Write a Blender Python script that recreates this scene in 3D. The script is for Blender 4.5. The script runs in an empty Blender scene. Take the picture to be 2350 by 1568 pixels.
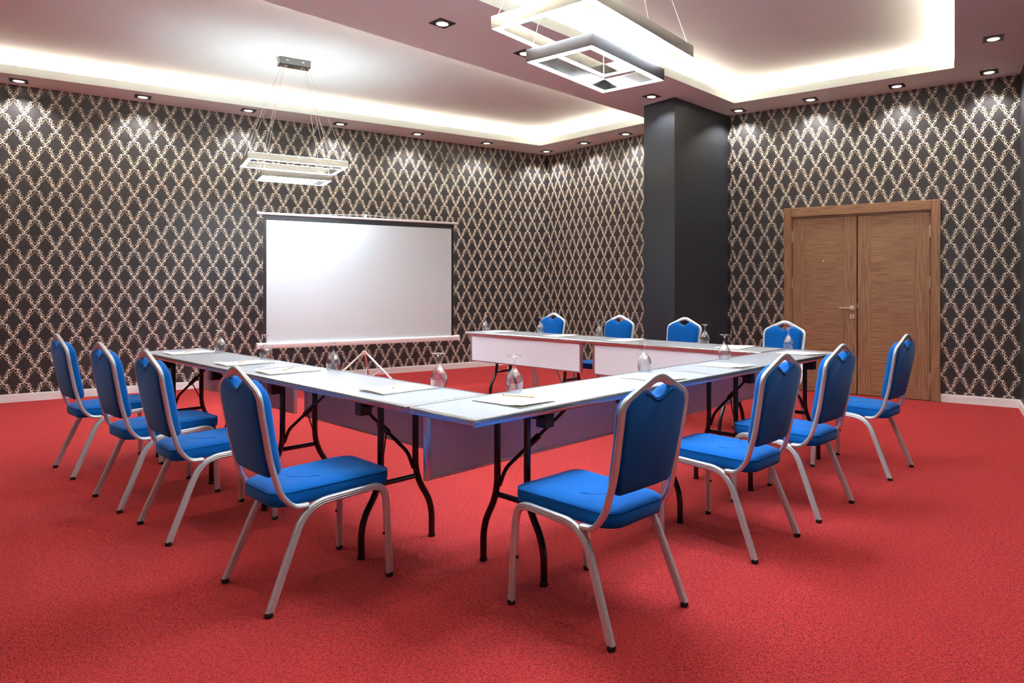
import bpy, bmesh, math, random
from mathutils import Vector, Matrix
from mathutils.geometry import tessellate_polygon
random.seed(7)
scene = bpy.context.scene
COL = scene.collection

# ------------------------------------------------------------------ camera
CAM_H = 1.30
cam = bpy.data.cameras.new('camera'); cam_o = bpy.data.objects.new('camera', cam); COL.objects.link(cam_o)
cam.sensor_fit = 'HORIZONTAL'; cam.sensor_width = 36.0
cam.lens = 1567.0 / 2350.0 * 36.0
cam.shift_x = -(1328.0 - 1175.0) / 2350.0
cam.shift_y = -(784.0 - 658.0) / 2350.0
cam_o.location = (0, 0, CAM_H); cam_o.rotation_euler = (math.pi / 2, 0, 0)
cam.clip_start = 0.05; cam.clip_end = 100
scene.camera = cam_o

# ------------------------------------------------------------------ world / light levels / exposure
world = bpy.data.worlds.new('world'); scene.world = world; world.use_nodes = True
world.node_tree.nodes['Background'].inputs[0].default_value = (0.05, 0.05, 0.055, 1)
world.node_tree.nodes['Background'].inputs[1].default_value = 1.0
vs = scene.view_settings
vs.view_transform = 'Standard'; vs.look = 'None'; vs.gamma = 1.0; vs.use_curve_mapping = False
vs.exposure = 1.2
E_RING = 72.0        # chandelier diffusers
E_COVE = 58.0        # LED strip in the ceiling coves
W_SPOT = 30.0        # recessed spotlights
E_ADDED_UP = 24.0          # fill glow added on the ring tops to brighten the ceiling
E_LENS = 2.2         # visible face of the spotlights

# ------------------------------------------------------------------ mesh helpers
class MB:
    def __init__(s): s.v = []; s.f = []
    def add(s, vs_, fs_):
        o = len(s.v); s.v += [tuple(p) for p in vs_]; s.f += [tuple(i + o for i in f) for f in fs_]; return s
    def box(s, x0, x1, y0, y1, z0, z1):
        return s.add([(x0,y0,z0),(x1,y0,z0),(x1,y1,z0),(x0,y1,z0),(x0,y0,z1),(x1,y0,z1),(x1,y1,z1),(x0,y1,z1)],
                     [(0,3,2,1),(4,5,6,7),(0,1,5,4),(1,2,6,5),(2,3,7,6),(3,0,4,7)])
    def prism(s, poly, z0, z1):
        n = len(poly)
        return s.add([(x,y,z0) for x,y in poly] + [(x,y,z1) for x,y in poly],
                     [tuple(range(n))[::-1], tuple(range(n, 2*n))] + [(i,(i+1)%n,n+(i+1)%n,n+i) for i in range(n)])
    def lathe(s, prof, seg=24, cx=0, cy=0, close=False):
        n = len(prof); vs_ = []; fs_ = []
        for k in range(seg):
            a = 2*math.pi*k/seg
            vs_ += [(cx + r*math.cos(a), cy + r*math.sin(a), z) for r, z in prof]
        for k in range(seg):
            k2 = (k+1) % seg
            for i in range(n if close else n-1):
                j = (i+1) % n
                fs_.append((k*n+i, k2*n+i, k2*n+j, k*n+j))
        return s.add(vs_, fs_)
    def sweep(s, path, sec, ref=(0,0,1), fixed=None, caps=True):
        P = [Vector(p) for p in path]; n = len(P); m = len(sec); vs_ = []
        T = []
        for i in range(n):
            a = P[i]-P[i-1] if i else P[1]-P[0]
            b = P[i+1]-P[i] if i < n-1 else P[-1]-P[-2]
            T.append((a.normalized()+b.normalized()).normalized())
        N = Vector(ref); N = (N - T[0]*N.dot(T[0])).normalized()
        for i in range(n):
            if fixed is not None:
                B = Vector(fixed).normalized(); N = B.cross(T[i]).normalized()
            else:
                N = (N - T[i]*N.dot(T[i])).normalized(); B = T[i].cross(N)
            k = 1.0
            if 0 < i < n-1:
                c = (P[i]-P[i-1]).normalized().dot(T[i]); k = 1/max(c, .5)
            for a, b in sec: vs_.append(P[i] + N*a*k + B*b)
        fs_ = [(i*m+j, i*m+(j+1) % m, (i+1)*m+(j+1) % m, (i+1)*m+j) for i in range(n-1) for j in range(m)]
        if caps: fs_ += [tuple(range(m))[::-1], tuple(range((n-1)*m, n*m))]
        return s.add(vs_, fs_)
    def tube(s, path, r, seg=10, **k): return s.sweep(path, circ(r, seg), **k)
    def cyl(s, a, b, r, seg=12):
        d = Vector(b)-Vector(a); ref = (1,0,0) if abs(d.normalized().x) < .8 else (0,1,0)
        return s.sweep([a, b], circ(r, seg), ref=ref)
    def loops(s, loops, cap0=True, cap1=True):
        m = len(loops[0]); vs_ = [p for l in loops for p in l]
        fs_ = [(i*m+j, i*m+(j+1) % m, (i+1)*m+(j+1) % m, (i+1)*m+j) for i in range(len(loops)-1) for j in range(m)]
        if cap0: fs_.append(tuple(range(m))[::-1])
        if cap1: fs_.append(tuple(range((len(loops)-1)*m, len(loops)*m)))
        return s.add(vs_, fs_)
    def mesh(s, name, mat, smooth=False, bevel=0, angle=35):
        me = bpy.data.meshes.new(name); me.from_pydata(s.v, [], s.f); me.update()
        bm = bmesh.new(); bm.from_mesh(me)
        bmesh.ops.recalc_face_normals(bm, faces=bm.faces)
        if bevel:
            es = [e for e in bm.edges if len(e.link_faces) == 2 and e.calc_face_angle(0) > .6]
            bmesh.ops.bevel(bm, geom=es, offset=bevel, segments=2, affect='EDGES', profile=.6)
        if smooth:
            for f in bm.faces: f.smooth = True
            for e in bm.edges:
                if len(e.link_faces) == 2 and e.calc_face_angle(0) > math.radians(angle): e.smooth = False
        bm.to_mesh(me); bm.free()
        me.materials.append(mat)
        return me
    def build(s, name, mat, parent=None, smooth=False, bevel=0, loc=None, rotz=0, angle=35):
        return link(name, s.mesh(name, mat, smooth, bevel, angle), parent, loc, rotz)

def link(name, data, parent=None, loc=None, rotz=0):
    o = bpy.data.objects.new(name, data); COL.objects.link(o)
    if parent: o.parent = parent
    if loc is not None: o.location = loc
    if rotz: o.rotation_euler = (0, 0, rotz)
    return o
def circ(r, seg=10): return [(r*math.cos(2*math.pi*k/seg), r*math.sin(2*math.pi*k/seg)) for k in range(seg)]
def fillet(pts, rad, seg=6):
    P = [Vector(p) for p in pts]; out = [P[0]]
    for i in range(1, len(P)-1):
        r = rad[i] if isinstance(rad, (list, tuple)) else rad
        a, b = (P[i-1]-P[i]), (P[i+1]-P[i]); l = min(r, a.length*.49, b.length*.49)
        p0 = P[i]+a.normalized()*l; p1 = P[i]+b.normalized()*l
        for k in range(seg+1):
            t = k/seg; out.append(p0*(1-t)**2 + P[i]*2*t*(1-t) + p1*t*t)
    out.append(P[-1]); return [tuple(p) for p in out]
def tag(o, label=None, cat=None, group=None, kind=None):
    if label: o['label'] = label
    if cat: o['category'] = cat
    if group: o['group'] = group
    if kind: o['kind'] = kind
    return o
def thing(name, label, cat, loc=(0,0,0), rotz=0, group=None):
    return tag(link(name, None, None, loc, rotz), label, cat, group)
def copy_tree(o, parent=None):
    c = o.copy(); COL.objects.link(c); c.parent = parent
    for ch in [x for x in o.children]: copy_tree(ch, c)
    return c

# ------------------------------------------------------------------ materials
def lin(c): return tuple(((x/255)/12.92 if x/255 <= .04045 else ((x/255+.055)/1.055)**2.4) for x in c)
class NT:
    def __init__(s, name):
        s.m = bpy.data.materials.new(name); s.m.use_nodes = True; s.t = s.m.node_tree
        s.b = s.t.nodes['Principled BSDF']
    def n(s, typ, **k):
        nd = s.t.nodes.new(typ)
        for a, v in k.items(): setattr(nd, a, v)
        return nd
    def set(s, inp, v):
        if isinstance(v, bpy.types.NodeSocket): s.t.links.new(v, inp)
        else: inp.default_value = v
    def math(s, op, a, b=None, c=None, clamp=False):
        nd = s.n('ShaderNodeMath', operation=op, use_clamp=clamp); s.set(nd.inputs[0], a)
        if b is not None: s.set(nd.inputs[1], b)
        if c is not None: s.set(nd.inputs[2], c)
        return nd.outputs[0]
    def vm(s, op, a, b=None, scale=None):
        nd = s.n('ShaderNodeVectorMath', operation=op); s.set(nd.inputs[0], a)
        if b is not None: s.set(nd.inputs[1], b)
        if scale is not None: s.set(nd.inputs['Scale'], scale)
        return nd.outputs['Value'] if op in ('DOT_PRODUCT', 'LENGTH', 'DISTANCE') else nd.outputs[0]
    def mix(s, f, a, b):
        nd = s.n('ShaderNodeMix', data_type='RGBA'); s.set(nd.inputs[0], f)
        s.set(nd.inputs[6], a if isinstance(a, bpy.types.NodeSocket) else (*a, 1))
        s.set(nd.inputs[7], b if isinstance(b, bpy.types.NodeSocket) else (*b, 1)); return nd.outputs[2]
    def noise(s, scale, vec=None, detail=2, rough=.5):
        nd = s.n('ShaderNodeTexNoise'); nd.inputs['Scale'].default_value = scale
        nd.inputs['Detail'].default_value = detail; nd.inputs['Roughness'].default_value = rough
        if vec is not None: s.set(nd.inputs['Vector'], vec)
        return nd.outputs['Fac']
    def obj(s): return s.n('ShaderNodeTexCoord').outputs['Object']
    def mapv(s, vec, scale=(1,1,1), loc=(0,0,0)):
        nd = s.n('ShaderNodeMapping'); s.set(nd.inputs['Vector'], vec)
        nd.inputs['Scale'].default_value = scale; nd.inputs['Location'].default_value = loc; return nd.outputs[0]
    def ramp(s, f, a, b):
        nd = s.n('ShaderNodeMapRange', interpolation_type='SMOOTHSTEP'); s.set(nd.inputs[0], f)
        nd.inputs[1].default_value = a; nd.inputs[2].default_value = b; return nd.outputs[0]
    def bump(s, hgt, strength, dist):
        nd = s.n('ShaderNodeBump'); nd.inputs['Strength'].default_value = strength; nd.inputs['Distance'].default_value = dist
        s.set(nd.inputs['Height'], hgt); s.t.links.new(nd.outputs[0], s.b.inputs['Normal'])
    def base(s, col, rough=.5, metal=0, spec=None, coat=None):
        s.set(s.b.inputs['Base Color'], col if isinstance(col, bpy.types.NodeSocket) else (*col, 1))
        s.b.inputs['Roughness'].default_value = rough; s.b.inputs['Metallic'].default_value = metal
        if spec is not None: s.b.inputs['Specular IOR Level'].default_value = spec
        if coat is not None: s.b.inputs['Coat Weight'].default_value = coat
        return s

def simple(name, rgb, rough=.5, metal=0, spec=None, var=.08, scale=25, bump=0, bscale=300):
    t = NT(name); c = lin(rgb); v = t.obj()
    t.base(t.mix(t.noise(scale, v), tuple(x*(1-var) for x in c), tuple(min(1, x*(1+var)) for x in c)), rough, metal, spec)
    if bump: t.bump(t.noise(bscale, v, 3), .4, bump)
    return t.m
def emit(name, rgb, strength):
    t = NT(name); t.base(lin(rgb), .4)
    t.b.inputs['Emission Color'].default_value = (*lin(rgb), 1); t.b.inputs['Emission Strength'].default_value = strength
    return t.m

M = {}
M['paint'] = simple('ceiling_paint', (217, 222, 218), .85, spec=.2, var=.02, scale=3)
M['baseboard'] = simple('baseboard_paint', (242, 243, 243), .35, var=.02)
M['alu'] = simple('brushed_aluminium', (216, 221, 224), .36, .62, var=.05, scale=60)
M['alu_trim'] = simple('aluminium_edge', (205, 205, 208), .28, 1.0, var=.04, scale=40)
M['chrome'] = simple('polished_steel', (138, 134, 132), .16, 1.0, var=.06, scale=14, bump=.0004, bscale=9)
M['rubber'] = simple('black_rubber', (16, 16, 17), .55)
M['black_metal'] = simple('black_powder_coat', (10, 9, 11), .22, 0, spec=.6)
M['laminate'] = simple('pale_grey_laminate', (172, 177, 187), .28, var=.015, scale=8)
M['panel'] = simple('modesty_laminate', (222, 230, 238), .4, var=.015, scale=6)
M['paper'] = simple('cream_paper', (252, 250, 243), .7, var=.01)
M['paper_in'] = simple('paper_inside', (246, 240, 222), .75, var=.02)
M['pencil'] = simple('pencil_wood', (206, 172, 124), .5)
M['lead'] = simple('pencil_lead', (60, 55, 52), .5)
M['ink'] = simple('red_print', (226, 120, 108), .7)
M['white_metal'] = simple('white_enamel', (228, 222, 222), .35, var=.02)
M['screen_white'] = simple('screen_fabric', (198, 202, 204), .75, spec=.2, var=.01, scale=4)
M['screen_black'] = simple('screen_border', (28, 25, 25), .8)
M['satin'] = simple('satin_nickel', (226, 212, 192), .35, .85)
M['dark_hole'] = simple('hole_and_gap_dark', (12, 10, 9), .8)
M['string'] = simple('white_cord', (220, 210, 198), .6)
M['wire'] = simple('steel_wire', (215, 205, 192), .4, .5)
M['trim_black'] = simple('spotlight_trim', (38, 33, 31), .4, .3)
M['diffuser'] = emit('led_diffuser', (226, 241, 255), E_RING)
M['added_uplight'] = emit('added_ceiling_fill', (228, 247, 252), E_ADDED_UP)  # emission of the added ring tops, a fill for the ceiling
M['cove'] = emit('cove_led', (255, 241, 224), E_COVE)
M['lens'] = emit('spot_lens', (255, 247, 232), E_LENS)

def fabric():
    t = NT('blue_upholstery'); v = t.obj()
    n1 = t.noise(900, v, 2); n2 = t.noise(6, v, 2)
    c = t.mix(n2, lin((0, 86, 164)), lin((0, 98, 180)))
    c = t.mix(t.math('MULTIPLY', n1, .25), c, lin((0, 60, 130)))
    t.base(c, .85, spec=.1); t.b.inputs['Sheen Weight'].default_value = .2; t.b.inputs['Sheen Roughness'].default_value = .45
    t.b.inputs['Sheen Tint'].default_value = (.55, .75, 1, 1)
    t.bump(n1, .25, .0008); return t.m
M['fabric'] = fabric()
def carpet():
    t = NT('red_carpet'); v = t.obj()
    n1 = t.math('ADD', t.math('MULTIPLY', t.noise(180, v, 3, .7), .8), t.math('MULTIPLY', t.noise(62, v, 2, .6), .2)); n2 = t.noise(1.1, v, 2); n3 = t.noise(420, v, 1)
    f = t.ramp(n1, .335, .60)
    c = t.mix(f, lin((66, 8, 11)), lin((188, 60, 61)))
    c = t.mix(t.math('MULTIPLY', t.ramp(n3, .5, .8), .25), c, lin((74, 8, 10)))
    c = t.mix(t.math('MULTIPLY', t.ramp(n2, .35, .7), .18), c, lin((172, 48, 50)))
    t.base(c, .95, spec=.04); t.b.inputs['Sheen Weight'].default_value = .03
    h_ = t.math('ADD', n1, t.math('MULTIPLY', n3, .4)); t.bump(h_, .6, .004); return t.m
M['carpet'] = carpet()
def wood(name, horiz, seed=0):
    t = NT(name); v = t.mapv(t.obj(), (2.2, 2.2, 70) if horiz else (70, 70, 2.2), (seed, 0, seed*.37))
    v2 = t.mapv(t.obj(), (.8, .8, 16) if horiz else (16, 16, .8), (seed, 0, 0))
    n1 = t.noise(1.6, v, 4, .6); n2 = t.noise(1.0, v2, 2)
    c = t.mix(t.ramp(n1, .3, .7), lin((112, 80, 57)), lin((170, 130, 98)))
    c = t.mix(t.math('MULTIPLY', n2, .35), c, lin((146, 104, 74)))
    t.base(c, .42, spec=.4); t.bump(n1, .15, .0006); return t.m
M['wood_h'] = wood('walnut_veneer_horizontal', True); M['wood_v'] = wood('walnut_veneer_vertical', False, 3.1)
def darkpaper():
    t = NT('charcoal_textured_wallpaper'); v = t.obj()
    n = t.noise(1.0, t.mapv(v, (30, 30, 260)), 3, .7)
    t.base(t.mix(n, lin((28, 32, 39)), lin((44, 48, 57))), .42, spec=.45); t.bump(n, .25, .0012); return t.m
M['dark_paper'] = darkpaper()

def wallpaper(name, x0, z0, P, Q):
    """trellis of scrolled chains printed on charcoal paper; local x runs along the wall, z is height"""
    t = NT(name); co = t.obj(); sp = t.n('ShaderNodeSeparateXYZ'); t.set(sp.inputs[0], co)
    X = t.math('MULTIPLY', t.math('SUBTRACT', sp.outputs[0], x0), 500/P)
    Y = t.math('MULTIPLY', t.math('SUBTRACT', z0, sp.outputs[2]), 780/Q)
    a = t.math('ABSOLUTE', t.math('SUBTRACT', t.math('FLOORED_MODULO', t.math('ADD', X, 250), 500), 250))
    def pt(a_, y_):
        c = t.n('ShaderNodeCombineXYZ'); t.set(c.inputs[0], a_)
        t.set(c.inputs[1], t.math('SUBTRACT', t.math('FLOORED_MODULO', t.math('ADD', y_, 190), 780), 190)); return c.outputs[0]
    cands = [pt(a, Y), pt(t.math('SUBTRACT', 250, a), t.math('ADD', Y, 390))]
    def seg(p, A, B):
        A = Vector((*A, 0)); B = Vector((*B, 0)); d = B-A
        pa = t.vm('SUBTRACT', p, tuple(A)); k = t.math('DIVIDE', t.vm('DOT_PRODUCT', pa, tuple(d)), d.length_squared, clamp=True)
        return t.vm('LENGTH', t.vm('SUBTRACT', pa, t.vm('SCALE', tuple(d), scale=k)))
    def disc(p, C, r): return t.math('SUBTRACT', t.vm('DISTANCE', p, (*C, 0)), r)
    def arc(p, C, r, half):
        v = t.vm('SUBTRACT', p, (*C, 0)); d = t.math('ABSOLUTE', t.math('SUBTRACT', t.vm('LENGTH', v), r))
        o = t.math('MAXIMUM', t.math('SUBTRACT', t.vm('DOT_PRODUCT', v, (.86, -.5, 0)), half), 0); return t.math('ADD', d, t.math('MULTIPLY', o, 1.5))
    def mn(l):
        r = l[0]
        for q in l[1:]: r = t.math('MINIMUM', r, q)
        return r
    main, thin = [], []
    for p in cands:
        L = [seg(p, A, B) for A, B in [((0,-20),(6,32)),((6,32),(42,66)),((42,66),(104,78)),((140,272),(205,324)),((205,324),(240,362)),((240,362),(250,405))]]
        L += [arc(p, (123,132), 35, 18), arc(p, (171,240), 35, 18)]
        D = [disc(p, C, r) for C, r in [((116,68),15),((160,192),13),((186,256),8),((140,128),7),((50,2),14),((0,0),8)]]
        main.append(mn([t.math('SUBTRACT', mn(L), 12)] + D))
        S = [seg(p, A, B) for A, B in [((20,122),(62,188)),((62,188),(128,240)),((132,300),(160,345)),((205,258),(250,286)),((150,98),(182,132)),((196,205),(214,232))]]
        E_ = [disc(p, C, r) for C, r in [((0,98),14),((74,216),9),((96,236),8),((166,352),12),((190,384),10),((208,350),7),((22,112),7),((28,24),10)]]
        thin.append(mn([t.math('SUBTRACT', mn(S), 8)] + E_))
    m1 = t.ramp(mn(main), 3, -3); m2 = t.ramp(mn(thin), 3, -3)
    n = t.noise(1.0, t.mapv(co, (40, 40, 240)), 3, .7)
    ground = t.mix(n, lin((42, 40, 43)), lin((58, 54, 57)))
    c = t.mix(m2, ground, lin((170, 146, 116))); c = t.mix(m1, c, lin((224, 219, 206)))
    t.base(c, .4, spec=.45); t.bump(n, .15, .0008); return t.m

# ------------------------------------------------------------------ plan of the room (metres)
ZS = 3.57      # soffit
ZT = 3.77      # ceiling inside the trays
AB = (-.54, 11.83); BD = (1.983, 9.08); DR = (4.72, 7.30); RR = (-.57, -2.5); BK = (-8.9, 1.9); AL = (-8.60, 6.081)
ROOM = [AL, AB, BD, DR, RR, BK]
LTRAY = [(-.618, 11.0), (1.037, 9.349), (-5.0, 2.64), (-7.4, 4.1), (-7.3, 6.43)]
RTRAY = [(1.925, 8.449), (3.898, 7.086), (.6, 1.09), (-3.0, 2.943)]

def struct(o): o['kind'] = 'structure'; return o
def wall_between(name, A, B, mat, z1=4.0, th=.12, z0=0):
    """box wall whose local x runs A->B; room is on the right-hand side of A->B"""
    d = Vector((B[0]-A[0], B[1]-A[1])); L = d.length; ang = math.atan2(d.y, d.x)
    return struct(MB().box(-.05 if z0 == 0 else 0, L+.05, 0, th, z0, z1).build(name, mat, loc=(A[0], A[1], 0), rotz=ang)), L, ang

struct(MB().prism([(-9.4,-3),(5.2,-3),(5.2,12.4),(-9.4,12.4)], -.05, 0).build('floor', M['carpet']))
wp_a = wallpaper('trellis_wallpaper_screen_wall', 3.134, 1.748, .19, .337)
wp_b = wallpaper('trellis_wallpaper_far_wall', 1.397, 3.45, .188, .335)
wp_d = wallpaper('trellis_wallpaper_door_wall', 2.886, 1.64, .184, .332)
wall_a, LA, aA = wall_between('wall_screen_side', AL, AB, wp_a)
wall_b, LB, aB = wall_between('wall_far', AB, BD, wp_b)
wall_d, LD, aD = wall_between('wall_door_side', BD, DR, wp_d)
wall_r, LR, aR = wall_between('wall_right', DR, RR, M['dark_paper'])
wall_k, LK, aK = wall_between('wall_back', RR, BK, wp_b)
wall_l, LL, aL = wall_between('wall_left', BK, AL, wp_b)
def baseboard(name, A, ang, spans):
    m = MB()
    for x0, x1 in spans:
        m.box(x0, x1, -.014, 0, 0, .082); m.box(x0, x1, -.010, 0, .082, .092)
    struct(m.build(name, M['baseboard'], loc=(A[0], A[1], 0), rotz=ang))
baseboard('baseboard_screen_side', AL, aA, [(0, LA)])
baseboard('baseboard_far', AB, aB, [(0, LB)])
baseboard('baseboard_door_side', BD, aD, [(0, .752), (2.512, LD)])
baseboard('baseboard_right', DR, aR, [(0, LR)])

# pier
pier = [(.82, 8.571), (1.148, 8.177), (2.02, 9.119), (1.70, 9.52)]
struct(MB().prism(pier, 0, ZS).build('pier_column', M['dark_paper']))

# ceiling with two recessed trays
def offset_poly(poly, d):
    n = len(poly); out = []
    area = sum(poly[i][0]*poly[(i+1) % n][1]-poly[(i+1) % n][0]*poly[i][1] for i in range(n)); sg = 1 if area > 0 else -1
    for i in range(n):
        p0, p1, p2 = Vector(poly[i-1]), Vector(poly[i]), Vector(poly[(i+1) % n])
        e1 = (p1-p0).normalized(); e2 = (p2-p1).normalized()
        n1 = Vector((e1.y, -e1.x))*sg; n2 = Vector((e2.y, -e2.x))*sg
        b = (n1+n2); b = b/(b.dot(n1)); out.append(tuple(p1+b*d))
    return out
def soffit():
    rings = [[Vector((x, y, 0)) for x, y in offset_poly(ROOM, .1)], [Vector((x, y, 0)) for x, y in LTRAY], [Vector((x, y, 0)) for x, y in RTRAY]]
    flat = [p for r in rings for p in r]; m = MB()
    m.add([(p.x, p.y, ZS) for p in flat], [tuple(t) for t in tessellate_polygon(rings)])
    me = m.mesh('ceiling', M['paint'])
    return me
struct(link('ceiling', soffit()))
for nm, poly in (('trim_1', LTRAY), ('trim_2', RTRAY)):          # fascia lip of each tray
    out = offset_poly(poly, .025); n = len(poly); m = MB()
    for i in range(n):
        j = (i+1) % n
        a, b, c, d = poly[i], poly[j], out[j], out[i]
        m.add([(*a, ZS), (*b, ZS), (*c, ZS), (*d, ZS), (*a, ZS+.095), (*b, ZS+.095), (*c, ZS+.095), (*d, ZS+.095)],
              [(0,1,5,4), (4,5,6,7), (2,3,7,6)])
    struct(m.build(nm, M['paint']))
for nm, poly in (('ceiling_tray', LTRAY), ('ceiling_tray', RTRAY)):   # raised ceiling with cove sides
    o = offset_poly(poly, .17); n = len(o); m = MB()
    m.add([(*p, ZT) for p in o], [tuple(range(n))])
    m.add([(*p, ZS+.001) for p in o] + [(*p, ZT) for p in o], [(i, (i+1) % n, n+(i+1) % n, n+i) for i in range(n)])
    struct(m.build(nm, M['paint']))
for k, poly in enumerate((LTRAY, RTRAY)):
    a = offset_poly(poly, .085); b = offset_poly(poly, .11); n = len(a)
    root = thing('cove_light_strip', ['warm white light strip hidden in the ceiling recess on the screen side', 'warm white light strip hidden in the ceiling recess on the door side'][k], 'light strip', (0, 0, 0))
    for i in range(n):
        j = (i+1) % n
        MB().add([(*a[i], ZS+.0800), (*a[j], ZS+.0800), (*b[j], ZS+.0800), (*b[i], ZS+.0800), (*a[i], ZS+.0925), (*a[j], ZS+.0925), (*b[j], ZS+.0925), (*b[i], ZS+.0925)],
                 [(0,3,2,1), (4,5,6,7), (0,1,5,4), (1,2,6,5), (2,3,7,6), (3,0,4,7)]).build('strip_segment', M['cove'], root)

# ------------------------------------------------------------------ double door
def build_door():
    root = tag(link('door_1', None, None, (BD[0], BD[1], 0), aD), 'wooden double door with satin lever handle in the patterned wall', None, kind='structure')
    x0, x1, zt = .752, 2.512, 2.285
    for a, b in ((x0, x0+.088), (x1-.088, x1)):
        MB().box(a, b, -.052, -.001, 0, zt).build('casing', M['wood_v'], root, bevel=.010)
    MB().box(x0+.088, x1-.088, -.046, -.001, zt-.113, zt).build('head_casing', M['wood_h'], root, bevel=.005)
    MB().box(x0+.088, x0+.104, -.024, -.001, 0, zt-.113).build('stop', M['wood_v'], root)
    MB().box(x1-.104, x1-.088, -.024, -.001, 0, zt-.113).build('stop', M['wood_v'], root)
    MB().box(x0+.104, x1-.104, -.024, -.001, zt-.133, zt-.113).build('stop', M['wood_h'], root)
    for k, (a, b) in enumerate(((.862, 1.619), (1.632, 2.402))):
        leaf = MB().box(a, b, -.014, -.002, .008, zt-.138).build('door_leaf', M['wood_v'], root)
        xs = [a, a+.146, b-.15, b]
        MB().box(xs[0], xs[1]-.002, -.020, -.014, .008, zt-.138).build('stile', M['wood_v'], leaf, bevel=.001)
        MB().box(xs[1], xs[2], -.0195, -.014, .008, zt-.138).build('centre_panel', M['wood_h'], leaf, bevel=.001)
        MB().box(xs[2]+.002, xs[3], -.020, -.014, .008, zt-.138).build('stile', M['wood_v'], leaf, bevel=.001)
        hx = a-.005 if k == 0 else b+.005
        for hz in (1.93, 1.345, .25):
            MB().cyl((hx, -.026, hz-.07), (hx, -.026, hz+.07), .007, 10).build('hinge', M['satin'], leaf, smooth=True)
        if k == 0:
            hd = MB(); hd.box(1.546, 1.598, -.032, -.020, 1.018, 1.070)
            hd.cyl((1.572, -.032, 1.044), (1.572, -.066, 1.044), .010, 12)
            hd.box(1.432, 1.584, -.072, -.056, 1.036, 1.052)
            tag(hd.build('handle', M['satin'], leaf, bevel=.002), 'satin metal lever handle')
            kp = MB().box(1.546, 1.598, -.030, -.020, .915, .967).build('keyhole_plate', M['satin'], leaf, bevel=.001)
            MB().box(1.567, 1.577, -.0308, -.030, .930, .952).build('keyhole', M['dark_hole'], leaf)
            MB().cyl((1.236, -.020, 1.619), (1.236, -.025, 1.619), .010, 14).build('peephole', M['satin'], leaf, smooth=True)
        else:
            MB().box(1.626, 1.632, -.019, -.010, 1.045, 1.10).build('latch_plate', M['satin'], leaf)
    MB().box(.853, 2.411, -.0018, -.0006, .002, zt-.131).build('gap_shade_sheet', M['dark_hole'], root)  # near-black sheet stands in for the shade in the gaps around the leaves
build_door()

# ------------------------------------------------------------------ recessed spotlights
def make_spot(label, group, x, y, ang, first):
    if first is None:
        r = thing('recessed_spotlight', label, 'spotlight', (x, y, ZS), ang, group)
        m = MB(); a, b = .082, .058
        for (p, q, s_, t_) in ((-a, a, -a, -b), (-a, a, b, a), (-a, -b, -b, b), (b, a, -b, b)): m.box(p, q, s_, t_, -.006, -.0005)
        m.build('trim_frame', M['trim_black'], r)
        MB().box(-b, b, -b, b, -.003, -.0008).build('backing_plate', M['trim_black'], r)
        MB().lathe([(.050, -.003), (.056, -.003), (.056, -.010), (.050, -.010)], 28, close=True).build('lamp_ring', M['white_metal'], r, smooth=True)
        MB().lathe([(.0, -.0075), (.05, -.0075), (.05, -.003), (0, -.003)], 28).build('lens', M['lens'], r, smooth=True)
        ld = bpy.data.lights.new('spot_beam', 'SPOT'); ld.energy = W_SPOT; ld.color = (1, .95, .89)
        ld.spot_size = math.radians(128); ld.spot_blend = .55; ld.shadow_soft_size = .045
        link('spot_beam', ld, r, (0, 0, -.02))
        return r
    r = copy_tree(first); r.location = (x, y, ZS); r.rotation_euler = (0, 0, ang); r['label'] = label; r['group'] = group
    return r
SP_A = ('square black recessed spotlight in the ceiling edge along the projection screen wall', 'spotlights along the screen wall')
SP_B = ('square black recessed spotlight in the ceiling edge above the wall left of the dark pier', 'spotlights above the far wall')
SP_C = ('square black recessed spotlight in the flat ceiling band between the two recesses', 'spotlights in the middle ceiling band')
SP_D = ('square black recessed spotlight in the ceiling edge above the double door wall', 'spotlights above the door wall')
SP_R = ('square black recessed spotlight in the ceiling edge beside the plain dark side wall', 'spotlights along the side wall')
spots = [(SP_A, p, aA) for p in [(-6.167,7.52),(-5.206,8.158),(-4.249,8.783),(-3.32,9.511),(-2.393,10.134),(-1.451,10.779),(-.54,11.438),(-7.12,6.86)]]
spots += [(SP_B, p, aB) for p in [(.083,10.779),(.698,10.134)]]
spots += [(SP_C, p, math.radians(48)) for p in [(.867,8.14),(-.521,6.636),(-1.174,5.879),(-2.35,4.62),(-3.5,3.35)]]
spots += [(SP_D, p, aD) for p in [(2.057,8.783),(2.808,8.272),(3.595,7.716),(4.337,7.215)]]
spots += [(SP_R, p, aR) for p in [(3.791,6.241),(3.12,5.02),(2.46,3.82),(1.8,2.62),(1.14,1.42)]]
SP_K_ADDED = ('added square black recessed spotlight in the ceiling edge along the rear wall', 'spotlights along the rear wall')
spots += [(SP_K_ADDED, p, aK) for p in [(-1.35,-1.58),(-2.75,-.84),(-4.15,-.10)]]  # unseen lamps added behind the camera to light the front
spots += [(('added square black recessed spotlight in the ceiling edge along the end wall', 'added spotlights along the end wall'), p, aL) for p in [(-8.2,4.4)]]  # unseen lamp added for more ambient light
proto_spot = None
ORD = ['first', 'second', 'third', 'fourth', 'fifth', 'sixth', 'seventh', 'eighth']
SPOT_WORDS = {'spotlights along the screen wall': 'square black recessed spotlight above the screen wall, %s from the far room corner',
              'spotlights above the far wall': 'square black recessed spotlight above the far wall, %s from the far room corner',
              'spotlights in the middle ceiling band': 'square black recessed spotlight in the band between ceiling recesses, %s from the dark pier',
              'spotlights above the door wall': 'square black recessed spotlight above the double door wall, %s from the dark pier',
              'spotlights along the side wall': 'square black recessed spotlight beside the plain side wall, %s from the door wall',
              'spotlights along the rear wall': 'added square black recessed spotlight beside the rear wall, %s from the plain side wall'}
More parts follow.
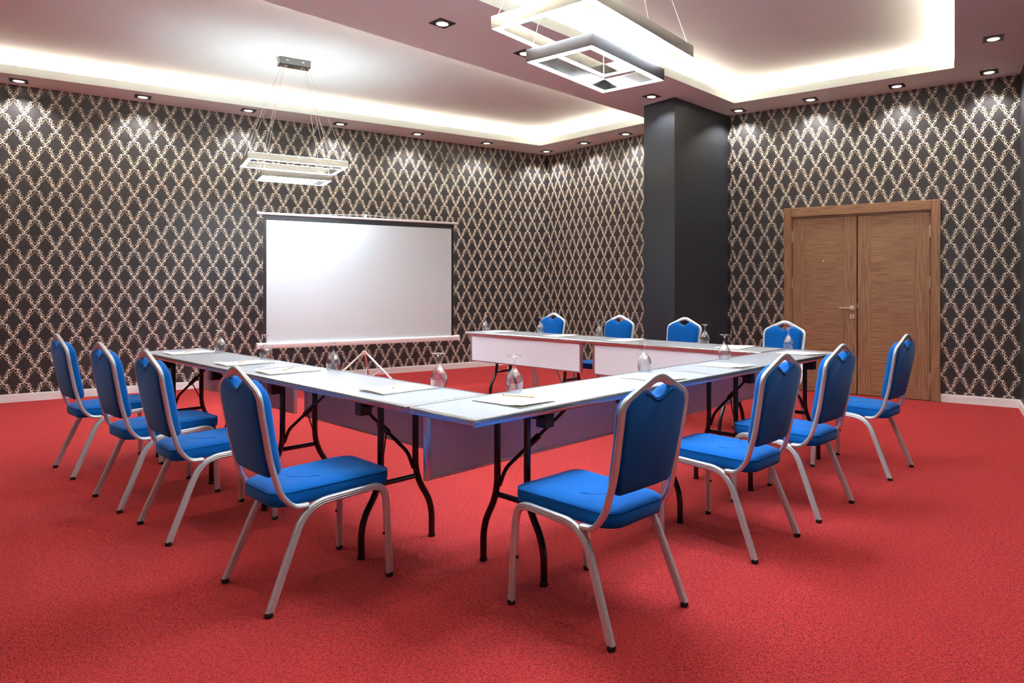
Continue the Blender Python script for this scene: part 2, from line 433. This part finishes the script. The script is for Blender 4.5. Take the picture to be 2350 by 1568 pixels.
REF = {'spotlights along the screen wall': AB, 'spotlights above the far wall': AB, 'spotlights in the middle ceiling band': (1.3, 8.5),
       'spotlights above the door wall': BD, 'spotlights along the side wall': DR, 'spotlights along the rear wall': RR}
named = []
for (lb, gp), p, an in spots:
    if gp in REF:
        d = lambda q: math.hypot(q[0]-REF[gp][0], q[1]-REF[gp][1])
        rank = sum(1 for (l2, g2), q, a2 in spots if g2 == gp and d(q) < d(p))
        lb = SPOT_WORDS[gp] % ORD[rank]
    named.append(((lb, gp), p, an))
for (lb, gp), (x, y), an in named:
    r = make_spot(lb, gp, x, y, an, proto_spot); proto_spot = proto_spot or r

# ------------------------------------------------------------------ pendant lamps of two rectangular rings
def ring_frame(m_out, m_dif, lx, ly, z, w=.046, hgt=.066):
    a, b = lx/2, ly/2
    for (p, q, s_, t_) in ((-a, a, -b, -b+w), (-a, a, b-w, b), (-a, -a+w, -b+w, b-w), (a-w, a, -b+w, b-w)):
        m_out.append(MB().box(p, q, s_, t_, z, z+hgt))
        e = .006
        lo = p+e if p in (-a, a-w) else p; 
        m_dif.append((max(p, -a)+ (e if True else 0), q-e, s_+e, t_-e))
def pendant(label, cx, cy, zlow, zup, ang, mount_off=(0, 0)):
    r = thing('pendant_lamp', label, 'pendant lamp', (cx, cy, zlow), ang, 'ring pendant lamps')
    zc = ZT - zlow
    mo = MB().box(-.16, .16, -.075, .075, zc-.07, zc-.001).build('ceiling_mount', M['chrome'], r, bevel=.002)
    for x in (-.08, .08):
        MB().box(x-.012, x+.012, -.078, -.075, zc-.035, zc-.02).build('mount_clip', M['satin'], mo)
        MB().cyl((x, 0, zc-.07), (x, 0, zc-.078), .01, 10).build('mount_screw', M['satin'], mo)
    for (lx, ly, z) in ((1.0, .63, zup-zlow), (.70, .42, 0)):
        fr = link('light_ring', None, r)
        a, b, w, hh = lx/2, ly/2, .044, .064
        ch = MB(); e = .004
        # hollow channel: outer wall, inner wall, top
        def rect(k, zz): return [(-a+k, -b+k, zz), (a-k, -b+k, zz), (a-k, b-k, zz), (-a+k, b-k, zz)]
        L = [rect(0, z), rect(0, z+hh), rect(w, z+hh), rect(w, z), rect(w-e, z), rect(w-e, z+.012), rect(e, z+.012), rect(e, z)]
        n = len(L); vs_ = [p for l in L for p in l]
        fs_ = [(i*4+j, i*4+(j+1) % 4, ((i+1) % n)*4+(j+1) % 4, ((i+1) % n)*4+j) for i in range(n) for j in range(4)]
        ch.add(vs_, fs_); f = ch.build('ring_channel', M['chrome'], r)
        COL.objects.unlink(fr); bpy.data.objects.remove(fr)
        D = [rect(e, z+.001), rect(e, z+.011), rect(w-e, z+.011), rect(w-e, z+.001)]
        vs_ = [p for l in D for p in l]; n = 4
        fs_ = [(i*4+j, i*4+(j+1) % 4, ((i+1) % n)*4+(j+1) % 4, ((i+1) % n)*4+j) for i in range(n) for j in range(4)]
        MB().add(vs_, fs_).build('diffuser', M['diffuser'], f)
        D = [rect(.008, z+hh+.0005), rect(.008, z+hh+.003), rect(w-.008, z+hh+.003), rect(w-.008, z+hh+.0005)]
        MB().add([p for l in D for p in l], fs_).build('added_fill_strip', M['added_uplight'], f)  # unseen glowing faces added on top to light the ceiling
        q = .13 if lx > .9 else .10; wy = .05 if lx > .9 else .03
        for sx in (-1, 1):
            for sy in (-1, 1):
                MB().cyl((sx*(a-w/2), sy*(b-w/2), z+hh), (sx*q, sy*wy, zc-.07), .0016, 6).build('suspension_wire', M['wire'], r)
    return r
pendant('rectangular two-ring light pendant hanging in front of the projection screen wall', -3.11, 7.46, 2.455, 2.605, math.radians(33))
pendant('rectangular two-ring light pendant hanging over the table row facing the screen', .105, 3.685, 2.46, 2.61, math.radians(53.5))

# ------------------------------------------------------------------ table frame of reference
K0 = Vector((-.404, 2.661)); U = Vector((math.cos(math.radians(48)), math.sin(math.radians(48)))); Nn = Vector((-U.y, U.x))
def T(t, s): p = K0 + U*t + Nn*s; return (p.x, p.y)
TZ = .777; TL = 1.86; TW = .465

def make_table(near):
    # near: +1 when the brace that starts on the panel-side leg is at low x, -1 when at high x
    r = thing('folding_table', 'x', 'table', (0, 0, 0), 0, 'folding seminar tables')
    MB().box(.012, TL-.012, .012, TW-.012, TZ-.026, TZ-.001).build('tabletop', M['laminate'], r)
    def trim(pts):
        # half-round outer aluminium profile, swept
        sec = [(-.0, -.016), (.008, -.0155), (.0125, -.009), (.013, 0), (.0125, .009), (.008, .0155), (-.0, .016), (-.004, .016), (-.004, .0135), (-.0005,.013), (-.0005,-.013), (-.004,-.016)]
        return MB().sweep([(x, y, TZ-.0145) for x, y in pts], sec, fixed=(0, 0, 1))
    e = .0
    edges = [((TL, 0.013), (0, .013)), ((.013, 0.013), (.013, TW-.013)), ((0, TW-.013), (TL, TW-.013)), ((TL-.013, TW-.013), (TL-.013, .013))]
    for k, (p, q) in enumerate(edges):
        tr = trim([p, q]).build('edge_trim', M['alu_trim'], r, smooth=True, angle=50)
        if k in (0, 2):
            yy = .0 if k == 0 else TW
            for x in (.03, TL-.03):
                MB().cyl((x, yy-.001 if k == 0 else yy+.001, TZ-.0145), (x, yy+.004 if k == 0 else yy-.004, TZ-.0145), .0045, 10).build('screw', M['satin'], tr, smooth=True)
        else:
            xx = 0 if k == 1 else TL
            for y in (.045, TW-.045):
                MB().cyl((xx-.001 if k == 1 else xx+.001, y, TZ-.0145), (xx+.004 if k == 1 else xx-.004, y, TZ-.0145), .0045, 10).build('screw', M['satin'], tr, smooth=True)
    for sg, x in ((1, .40), (-1, TL-.40)):
        for yt, yb in ((.125, .02), (.325, .425)):
            path = fillet([(x, yt, TZ-.03), (x, yt, .335), (x, yb, .175), (x, yb, .012)], [0, .09, .09, 0], 6)
            lg = MB().tube(path, .0158, 12, fixed=(1, 0, 0)).build('leg', M['black_metal'], r, smooth=True)
            MB().lathe([(0, 0), (.018, 0), (.0195, .004), (.018, .010), (.0158, .018), (0, .018)], 16, x, yb).build('foot_glide', M['black_metal'], lg, smooth=True)
        MB().cyl((x, .13, .335), (x, .32, .335), .0130, 10).build('stretcher', M['black_metal'], r, smooth=True)
        MB().box(x-.016, x+.016, .05, TW-.05, TZ-.058, TZ-.027).build('cross_bar', M['black_metal'], r, bevel=.003)
        bx0, bx1 = sorted((x+sg*.018, x+sg*.074))
        MB().box(bx0, bx1, .028, .088, TZ-.100, TZ-.027).build('hinge_block', M['black_metal'], r, bevel=.004)
        Y = (lambda y: y) if sg == near else (lambda y: .45-y)
        br = MB().tube(fillet([(x+sg*.004, Y(.315), .375), (x+sg*.03, Y(.30), .455), (x+sg*.135, Y(.235), .565)], .03, 5), .0095, 8).build('brace', M['black_metal'], r, smooth=True)
        MB().tube([(x+sg*.135, Y(.235), .565), (x+sg*.30, Y(.125), TZ-.03)], .0085, 8).build('upper_strut', M['black_metal'], br, smooth=True)
        MB().tube([(x+sg*.118, Y(.246), .548), (x+sg*.165, Y(.215), .598)], .0160, 8).build('brace_joint', M['black_metal'], br, smooth=True)
        MB().tube([(x+sg*.125, Y(.235), .555), (x+sg*.01, Y(.14), .42)], .004, 6).build('spring_rod', M['black_metal'], br, smooth=True)
    py = TW-.035; x0, x1, z0 = .07, TL-.07, .445
    pn = MB().box(x0+.012, x1-.012, py-.007, py+.007, z0+.008, TZ-.03).build('modesty_panel', M['panel'], r)
    for a, b in ((x0, x0+.026), (x1-.026, x1)):
        MB().box(a, b, py-.012, py+.012, z0, TZ-.028).build('panel_side_trim', M['alu_trim'], pn, bevel=.003)
    MB().box(x0+.026, x1-.026, py-.011, py+.011, z0, z0+.014).build('panel_bottom_trim', M['alu_trim'], pn, bevel=.003)
    MB().box(x0+.026, x1-.026, py-.011, py+.011, TZ-.045, TZ-.030).build('panel_top_trim', M['alu_trim'], pn, bevel=.003)
    return r
GAP = .005
tables = [(T(0, 0), 48, 'white folding table at the horseshoe corner, in the row facing the projection screen'),
          (T(TL+GAP, 0), 48, 'white folding table nearest the wooden door, in the row facing the screen'),
          (T(0, .47+TL), -42, 'white folding table facing the dark pier, butted against the side of another table'),
          (T(0, .475+2*TL), -42, 'white folding table facing the dark pier, free end towards the screen wall'),
          (T(3.757, .47), 138, 'white folding table before the dark pier, joined to the row by the door'),
          (T(3.757, .475+TL), 138, 'white folding table of the far wall row, its free end near the screen')]
tb0 = make_table(1); tb1 = make_table(-1)
for i, (p, a, lb) in enumerate(tables):
    o = tb0 if i == 0 else tb1 if i == 2 else copy_tree(tb1 if i == 3 else tb0)
    o.location = (*p, 0); o.rotation_euler = (0, 0, math.radians(a)); o['label'] = lb

# ------------------------------------------------------------------ banquet chair (origin between the rear feet, facing +y)
def ribbed(ha, hb):
    """flattened tube with two grooves on each broad side: (a in the bending plane, b across it)"""
    q = [(1, 0), (.97, .45), (.80, .86), (.56, 1.0), (.40, .99), (.33, .84), (.26, .99), (.0, 1.03), (-.26, .99), (-.33, .84), (-.40, .99), (-.56, 1.0), (-.80, .86), (-.97, .45)]
    full = q + [(-a, -b) for a, b in q]
    return [(a*ha, b*hb) for a, b in full]
def back_y(z):       # lean of the back
    pts = [(.40, .10), (.45, .062), (.50, .042), (.60, .020), (.70, .0), (.85, -.024), (.98, -.040)]
    for (z0, y0), (z1, y1) in zip(pts, pts[1:]):
        if z <= z1: k = (z-z0)/(z1-z0); return y0+(y1-y0)*k
    return pts[-1][1]
def make_chair():
    r = thing('banquet_chair', 'x', 'chair', (0, 0, 0), 0, 'blue banquet chairs around the tables')
    sec = ribbed(.0158, .0125)
    for sx in (-1, 1):
        xf, xr = sx*.2315, sx*.205
        path = fillet([(xf, .533, .012), (sx*.212, .522, .415), (xr, .16, .398), (xf, .0, .012)], [0, .075, .10, 0], 8)
        fl_ = MB().sweep(path[:10], sec, fixed=(1, 0, 0)).build('leg', M['alu'], r, smooth=True, angle=60)
        rl = MB().sweep(path[9:11], sec, fixed=(1, 0, 0)).build('side_rail', M['alu'], r, smooth=True, angle=60)
        rg = MB().sweep(path[10:], sec, fixed=(1, 0, 0)).build('leg', M['alu'], r, smooth=True, angle=60)
        for lg, yy in ((fl_, .533), (rg, 0.0)):
            MB().lathe([(0, 0), (.0145, 0), (.0165, .003), (.0165, .016), (.0155, .019), (0, .019)], 16, xf, yy).build('foot_cap', M['rubber'], lg, smooth=True)
        MB().cyl((xf-sx*.010, .518, .195), (xf-sx*.011, .507, .195), .0065, 10).build('stacking_bumper', M['rubber'], fl_, smooth=True)
        MB().cyl((xf-sx*.008, .058, .165), (xf-sx*.009, .072, .165), .0065, 10).build('stacking_bumper', M['rubber'], rg, smooth=True)
    # back frame: from under the seat, up, over a pointed top and down again
    half = [(.2045, .168, .398), (.2045, .108, .400), (.203, .056, .460)]
    up = [(.190, back_y(.60), .60), (.197, back_y(.80), .80), (.201, back_y(.872), .872)]
    pk = [(0, back_y(.975)-.002, .968)]
    left = [(-x, y, z) for x, y, z in half+up]; right = [(x, y, z) for x, y, z in (half+up)[::-1]]
    pts = left+pk+right
    rad = [0, .06, .055, .05, .05, .055, .05, .055, .05, .05, .055, .06, 0]
    MB().sweep(fillet(pts, rad, 6), ribbed(.0105, .0165), ref=(0, 0, 1)).build('back_frame', M['alu'], r, smooth=True, angle=60)
    # seat cushion
    def rr(x0, x1, y0, y1, rc, n=6):
        P = []
        for cx, cy, a0 in ((x1-rc, y1-rc, 0), (x0+rc, y1-rc, 90), (x0+rc, y0+rc, 180), (x1-rc, y0+rc, 270)):
            for k in range(n+1):
                a = math.radians(a0+90*k/n); P.append((cx+rc*math.cos(a), cy+rc*math.sin(a)))
        return P
    base = rr(-1, 1, .055, .565, .06)
    def bow(x, y):
        hw_ = .174 + .026*min(1, max(0, (y-.08)/.45))
        sx_ = -1 if x < 0 else 1
        xx = sx_*(hw_-(1-abs(x)))
        yb = y - .020*math.cos(min(1, abs(xx)/.19)*math.pi/2) if y < .12 else y
        return xx, yb
    base = [bow(x, y) for x, y in base]
    tilt = lambda y, z: z-.012*(.56-y)/.5
    L = []
    for inset, z in ((.014, .406), (.004, .409), (0, .416), (-.002, .440), (0, .463), (.003, .469), (.010, .474), (.03, .481), (.07, .487), (.12, .489)):
        lp = []
        for x, y in base:
            dx, dy = x, y-.31; k = max(.05, 1-inset/.23)
            lp.append((dx*k, .31+dy*k, tilt(.31+dy*k, z) - (.010*max(0, (y-.47)/.1) if z > .468 else 0)))
        L.append(lp)
    seat = MB().loops(L).build('seat', M['fabric'], r, smooth=True, angle=38)
    wl = [(x*1.002, .31+(y-.31)*1.002, tilt(y, .4655)) for x, y in base]; wl.append(wl[0])
    MB().tube(wl, .0021, 6).build('seat_welt', M['fabric'], seat, smooth=True)
    arc = [(.115*math.cos(math.radians(a)), .335+.165*math.sin(math.radians(a)), tilt(.335+.165*math.sin(math.radians(a)), .4886)) for a in range(205, 336, 10)]
    MB().tube(arc, .0016, 6).build('seat_seam', M['fabric'], seat, smooth=True)
    # padded back with a scooped hand-hold
    hw = lambda z: .168 + (.188-.168)*(z-.50)/.36
    scoop = lambda x: .922-.036*(.5+.5*math.cos(math.pi*x/.090))
    out = [(-.150, .527), (-.060, .524), (.060, .524), (.150, .527), (.168, .545), (hw(.62), .62), (hw(.72), .72), (hw(.82), .82), (.186, .855), (.172, .884), (.140, .902), (.110, .916)]
    out += [(.09*(1-k/8), scoop(.09*(1-k/8))) for k in range(9)]
    out = out + [(-x, z) for x, z in out[4:-1][::-1]]
    czc = .715
    L = []
    for inset, d in ((.014, -.016), (.004, -.013), (0, -.006), (0, .020), (.003, .036), (.012, .049), (.03, .058), (.07, .063), (.12, .064)):
        k = 1-inset/.19
        lp = []
        for x, z in out:
            zz = czc+(z-czc)*(1-inset/.22); xx = x*k
            lp.append((xx, back_y(zz)+d*(1.0), zz))
        L.append(lp)
    bk = MB().loops(L).build('backrest', M['fabric'], r, smooth=True, angle=50)
    # piping of the scoop on the rear panel
    pip = []
    for k in range(-9, 10):
        x = .092*k/9; z = .906-.034*(.5+.5*math.cos(math.pi*x/.092)); pip.append((x, back_y(z)-.0162, z))
    MB().tube(pip, .0018, 6).build('welt', M['fabric'], bk, smooth=True)
    return r
ch0 = make_chair()
chairs = []
RN = ['first from the table corner', 'second from the table corner', 'third from the table corner', 'last before the wooden door']
for k, (t, s, a) in enumerate([(.414, -.539, 137.4), (1.462, -.549, 138), (2.203, -.552, 137), (3.318, -.57, 137.7)]):
    chairs.append((t, s, a, 'blue silver-framed banquet chair facing the screen wall, ' + RN[k]))
LN = ['first from the table corner', 'second from the table corner', 'third from the table corner', 'last before the screen wall']
for k, (t, s, a) in enumerate([(-.522, .849, 46.6), (-.537, 1.97, 47.6), (-.563, 2.731, 49.6), (-.573, 3.758, 49)]):
    chairs.append((t, s, a, 'blue silver-framed banquet chair facing the dark pier, ' + LN[k]))
BN = ['farthest from the door', 'left of the dark pier', 'directly before the dark pier', 'beside the wooden door']
for k, (t, s, a) in enumerate([(4.405, 3.875, 228), (4.42, 2.824, 228), (4.43, 1.953, 228), (4.45, .833, 228)]):
    chairs.append((t, s, a, 'blue silver-framed banquet chair in the far wall row, ' + BN[k]))
for i, (t, s, a, lb) in enumerate(chairs):
    o = ch0 if i == 0 else copy_tree(ch0)
    o.location = (*T(t, s), 0); o.rotation_euler = (0, 0, math.radians(a-90)); o['label'] = lb

# ------------------------------------------------------------------ upturned stem glasses
def glass_mat():
    t = NT('clear_glass'); nt = t.t
    tr = t.n('ShaderNodeBsdfTransparent'); tr.inputs[0].default_value = (.97, .975, .98, 1)
    gl = t.n('ShaderNodeBsdfGlossy'); gl.inputs['Roughness'].default_value = .12
    lw = t.n('ShaderNodeLayerWeight'); lw.inputs['Blend'].default_value = .22
    f = t.math('ADD', t.math('MULTIPLY', lw.outputs['Facing'], .75), t.math('MULTIPLY', t.noise(60, t.obj(), 2), .16))
    mx = t.n('ShaderNodeMixShader'); nt.links.new(f, mx.inputs[0]); nt.links.new(tr.outputs[0], mx.inputs[1]); nt.links.new(gl.outputs[0], mx.inputs[2])
    bp = t.n('ShaderNodeBump'); bp.inputs['Strength'].default_value = .1; bp.inputs['Distance'].default_value = .001
    nt.links.new(t.noise(90, t.obj(), 2), bp.inputs['Height']); nt.links.new(bp.outputs[0], gl.inputs['Normal'])
    nt.links.new(mx.outputs[0], nt.nodes['Material Output'].inputs[0]); nt.nodes.remove(t.b)
    return t.m
M['glass'] = glass_mat()
def make_glass():
    # standing on its rim, foot in the air
    outer = [(.036, 0), (.0385, .010), (.0425, .030), (.0440, .048), (.0415, .066), (.033, .086), (.021, .104), (.011, .118), (.0062, .128), (.0050, .140), (.0055, .152), (.0095, .164), (.020, .172), (.034, .1765), (.0355, .178), (.034, .1795), (0, .180)]
    inner = [(0, .112), (.010, .108), (.019, .099), (.031, .083), (.0396, .065), (.0420, .048), (.0405, .030), (.0365, .010), (.0345, 0)]
    return MB().lathe(inner+outer, 28).mesh('wine_glass', M['glass'], True, angle=70)
gm = make_glass()
ROWL = 'pier-facing row'; ROWR = 'screen-facing row'; ROWB = 'far wall row'
glasses = [(.43, .815, ROWL, 'nearest the table corner'), (.43, 1.90, ROWL, 'second from the table corner'), (.43, 2.86, ROWL, 'third from the table corner'), (.41, 3.64, ROWL, 'nearest the screen wall'),
           (.60, .425, ROWR, 'nearest the table corner'), (1.68, .425, ROWR, 'second from the table corner'), (2.64, .425, ROWR, 'third from the table corner'), (3.685, .425, ROWR, 'at the door end'),
           (3.55, 4.13, ROWB, 'at the screen end'), (3.69, 3.35, ROWB, 'second from the screen end'), (3.69, 2.49, ROWB, 'third from the screen end'), (3.69, 1.23, ROWB, 'last before the door row')]
for t, s, row, w in glasses:
    o = link('stem_glass', gm, None, (*T(t, s), TZ+.0012), random.random()*6)
    tag(o, 'clear upside-down stem glass in the %s, %s' % (row, w), 'glass', 'upturned stem glasses')

# ------------------------------------------------------------------ folded paper pads and pencils
def paper_meshes():
    W, Dp = .225, .315; n = 14
    def sheet(zf, th, x0=0, x1=W):
        m = MB(); L = []
        for i in range(n+1):
            y = Dp*i/n; L.append([(x0, y, zf(y, 0)), (x1, y, zf(y, 1)), (x1, y, zf(y, 1)+th), (x0, y, zf(y, 0)+th)])
        return m.loops(L)
    def lift(y, side):
        k = max(0, 1-y/.10); return .0022+.010*k*k*(3-2*k)*(1.0 if side == 0 else .25)+.002*math.sin(y/Dp*math.pi)
    low = sheet(lambda y, s: .0002, .0012).mesh('back_sheet', M['paper_in'])
    top = sheet(lift, .0014).mesh('cover_sheet', M['paper'])
    logo = MB()
    for k in range(5):
        x = .088+.011*k; z = lift(.27, 0)*.5+lift(.27, 1)*.5+.0019
        logo.box(x, x+.006, .262+.004*(k % 2), .272-.003*(k % 2), z, z+.0003)
    return low, top, logo.mesh('printed_mark', M['ink'])
lowm, topm, logom = paper_meshes()
pm = MB().sweep([(0, 0, 0), (.16, 0, 0)], circ(.0037, 6), ref=(0, 0, 1)).mesh('shaft', M['pencil'])
tipm = MB().lathe([(.0037, 0), (.001, .014), (0, .018)], 8).mesh('tip', M['lead'])
papers = []
for k, (t, s) in enumerate([(.262, .925), (.225, 2.07), (.225, 2.72), (.238, 3.79)]):
    papers.append((t, s, 48, ROWL, ['nearest the table corner', 'second from the table corner', 'third from the table corner', 'nearest the screen wall'][k], True))
for k, (t, s) in enumerate([(.41, .225), (1.469, .21), (2.291, .21), (3.40, .19)]):
    papers.append((t, s, 138, ROWR, ['nearest the table corner', 'second from the table corner', 'third from the table corner', 'at the door end'][k], k == 0))
for k, (t, s) in enumerate([(3.53, 3.876), (3.54, 2.9), (3.53, 2.015), (3.53, .842)]):
    papers.append((t, s, 228, ROWB, ['at the screen end', 'second from the screen end', 'third from the screen end', 'last before the door row'][k], False))
for t, s, a, row, w, pen in papers:
    x, y = T(t, s); ra = math.radians(a-90)+random.uniform(-.05, .05)
    c, sn = math.cos(ra), math.sin(ra); ox, oy = -.1125, -.1575
    r = thing('paper_folder', 'cream folded paper pad in the %s, %s' % (row, w), 'paper', (x+c*ox-sn*oy, y+sn*ox+c*oy, TZ+.0005), ra, 'paper pads on the tables')
    link('back_sheet', lowm, r); link('cover_sheet', topm, r)
    if row != ROWL: link('printed_mark', logom, r)
    if pen:
        if row == ROWL: px, py, pa = x-.023, y-.025, math.radians(95+random.uniform(-6, 6))
        else: px, py, pa = -.205, 3.172, math.radians(156)
        p = thing('pencil', 'thin wooden pencil on the pad in the %s, %s' % (row, w), 'pencil', (px, py, TZ+.0095), pa, 'pencils on the paper pads')
        link('shaft', pm, p); tp = link('tip', tipm, p, (.16, 0, 0)); tp.rotation_euler = (0, math.pi/2, 0)

# ------------------------------------------------------------------ projection screen on tripod
def make_screen():
    ang = math.radians(32.5); W = 2.395
    r = thing('projection_screen', 'white pull-up projection screen with black border on a white tripod', 'projection screen', (-3.594, 7.63, 0), ang)
    cs = MB()
    sec = [(-.036, -.030), (.036, -.030), (.042, -.015), (.042, .020), (.030, .034), (-.030, .034), (-.042, .020), (-.042, -.015)]
    cs.sweep([(.0, 0, .632), (W, 0, .632)], sec, fixed=(0, 0, 1))
    hs = cs.build('housing', M['white_metal'], r, smooth=True, angle=30)
    for x in (-.006, W-.006): MB().box(x, x+.012, -.046, .046, .596, .670).build('end_cap', M['white_metal'], hs, bevel=.006)
    x0, x1, z0, z1 = .062, W-.062, .655, 2.108
    MB().box(x0, x1, -.003, 0, z0, z1).build('border', M['screen_black'], r)
    MB().box(x0+.034, x1-.034, -.0045, -.0031, z0, z1-.058).build('screen_surface', M['screen_white'], r)
    tb = MB().tube([(.0, 0, 2.122), (W, 0, 2.122)], .0145, 12).build('top_bar', M['white_metal'], r, smooth=True)
    px = 1.20
    MB().box(px-.012, px+.012, -.014, .03, 2.13, 2.175).build('hanger', M['white_metal'], tb, bevel=.003)
    for a in (px-.65, px+.75): MB().tube([(px, 0, 2.168), (a, 0, 2.136)], .003, 6).build('cord', M['string'], tb)
    MB().tube([(px, .05, .05), (px, .05, 2.16)], .014, 12).build('pole', M['white_metal'], r, smooth=True)
    MB().lathe([(.014, .465), (.030, .468), (.034, .48), (.034, .50), (.024, .515), (.014, .52)], 16, px, .05).build('hub', M['white_metal'], r, smooth=True)
    for k, a in enumerate((-52, 188, 68)):
        dx, dy = math.cos(math.radians(a)), math.sin(math.radians(a))
        lg = MB().sweep([(px+dx*.03, .05+dy*.03, .488), (px+dx*.60, .05+dy*.60, .012)], circ(.0125, 8), ref=(0, 0, 1)).build('tripod_leg', M['white_metal'], r, smooth=True)
        MB().lathe([(0, 0), (.018, 0), (.018, .02), (0, .028)], 12, px+dx*.605, .05+dy*.605).build('rubber_foot', M['rubber'], lg, smooth=True)
        MB().sweep([(px+dx*.014, .05+dy*.014, .16), (px+dx*.26, .05+dy*.26, .296)], circ(.007, 6), ref=(0, 0, 1)).build('strut', M['white_metal'], lg, smooth=True)
make_screen()
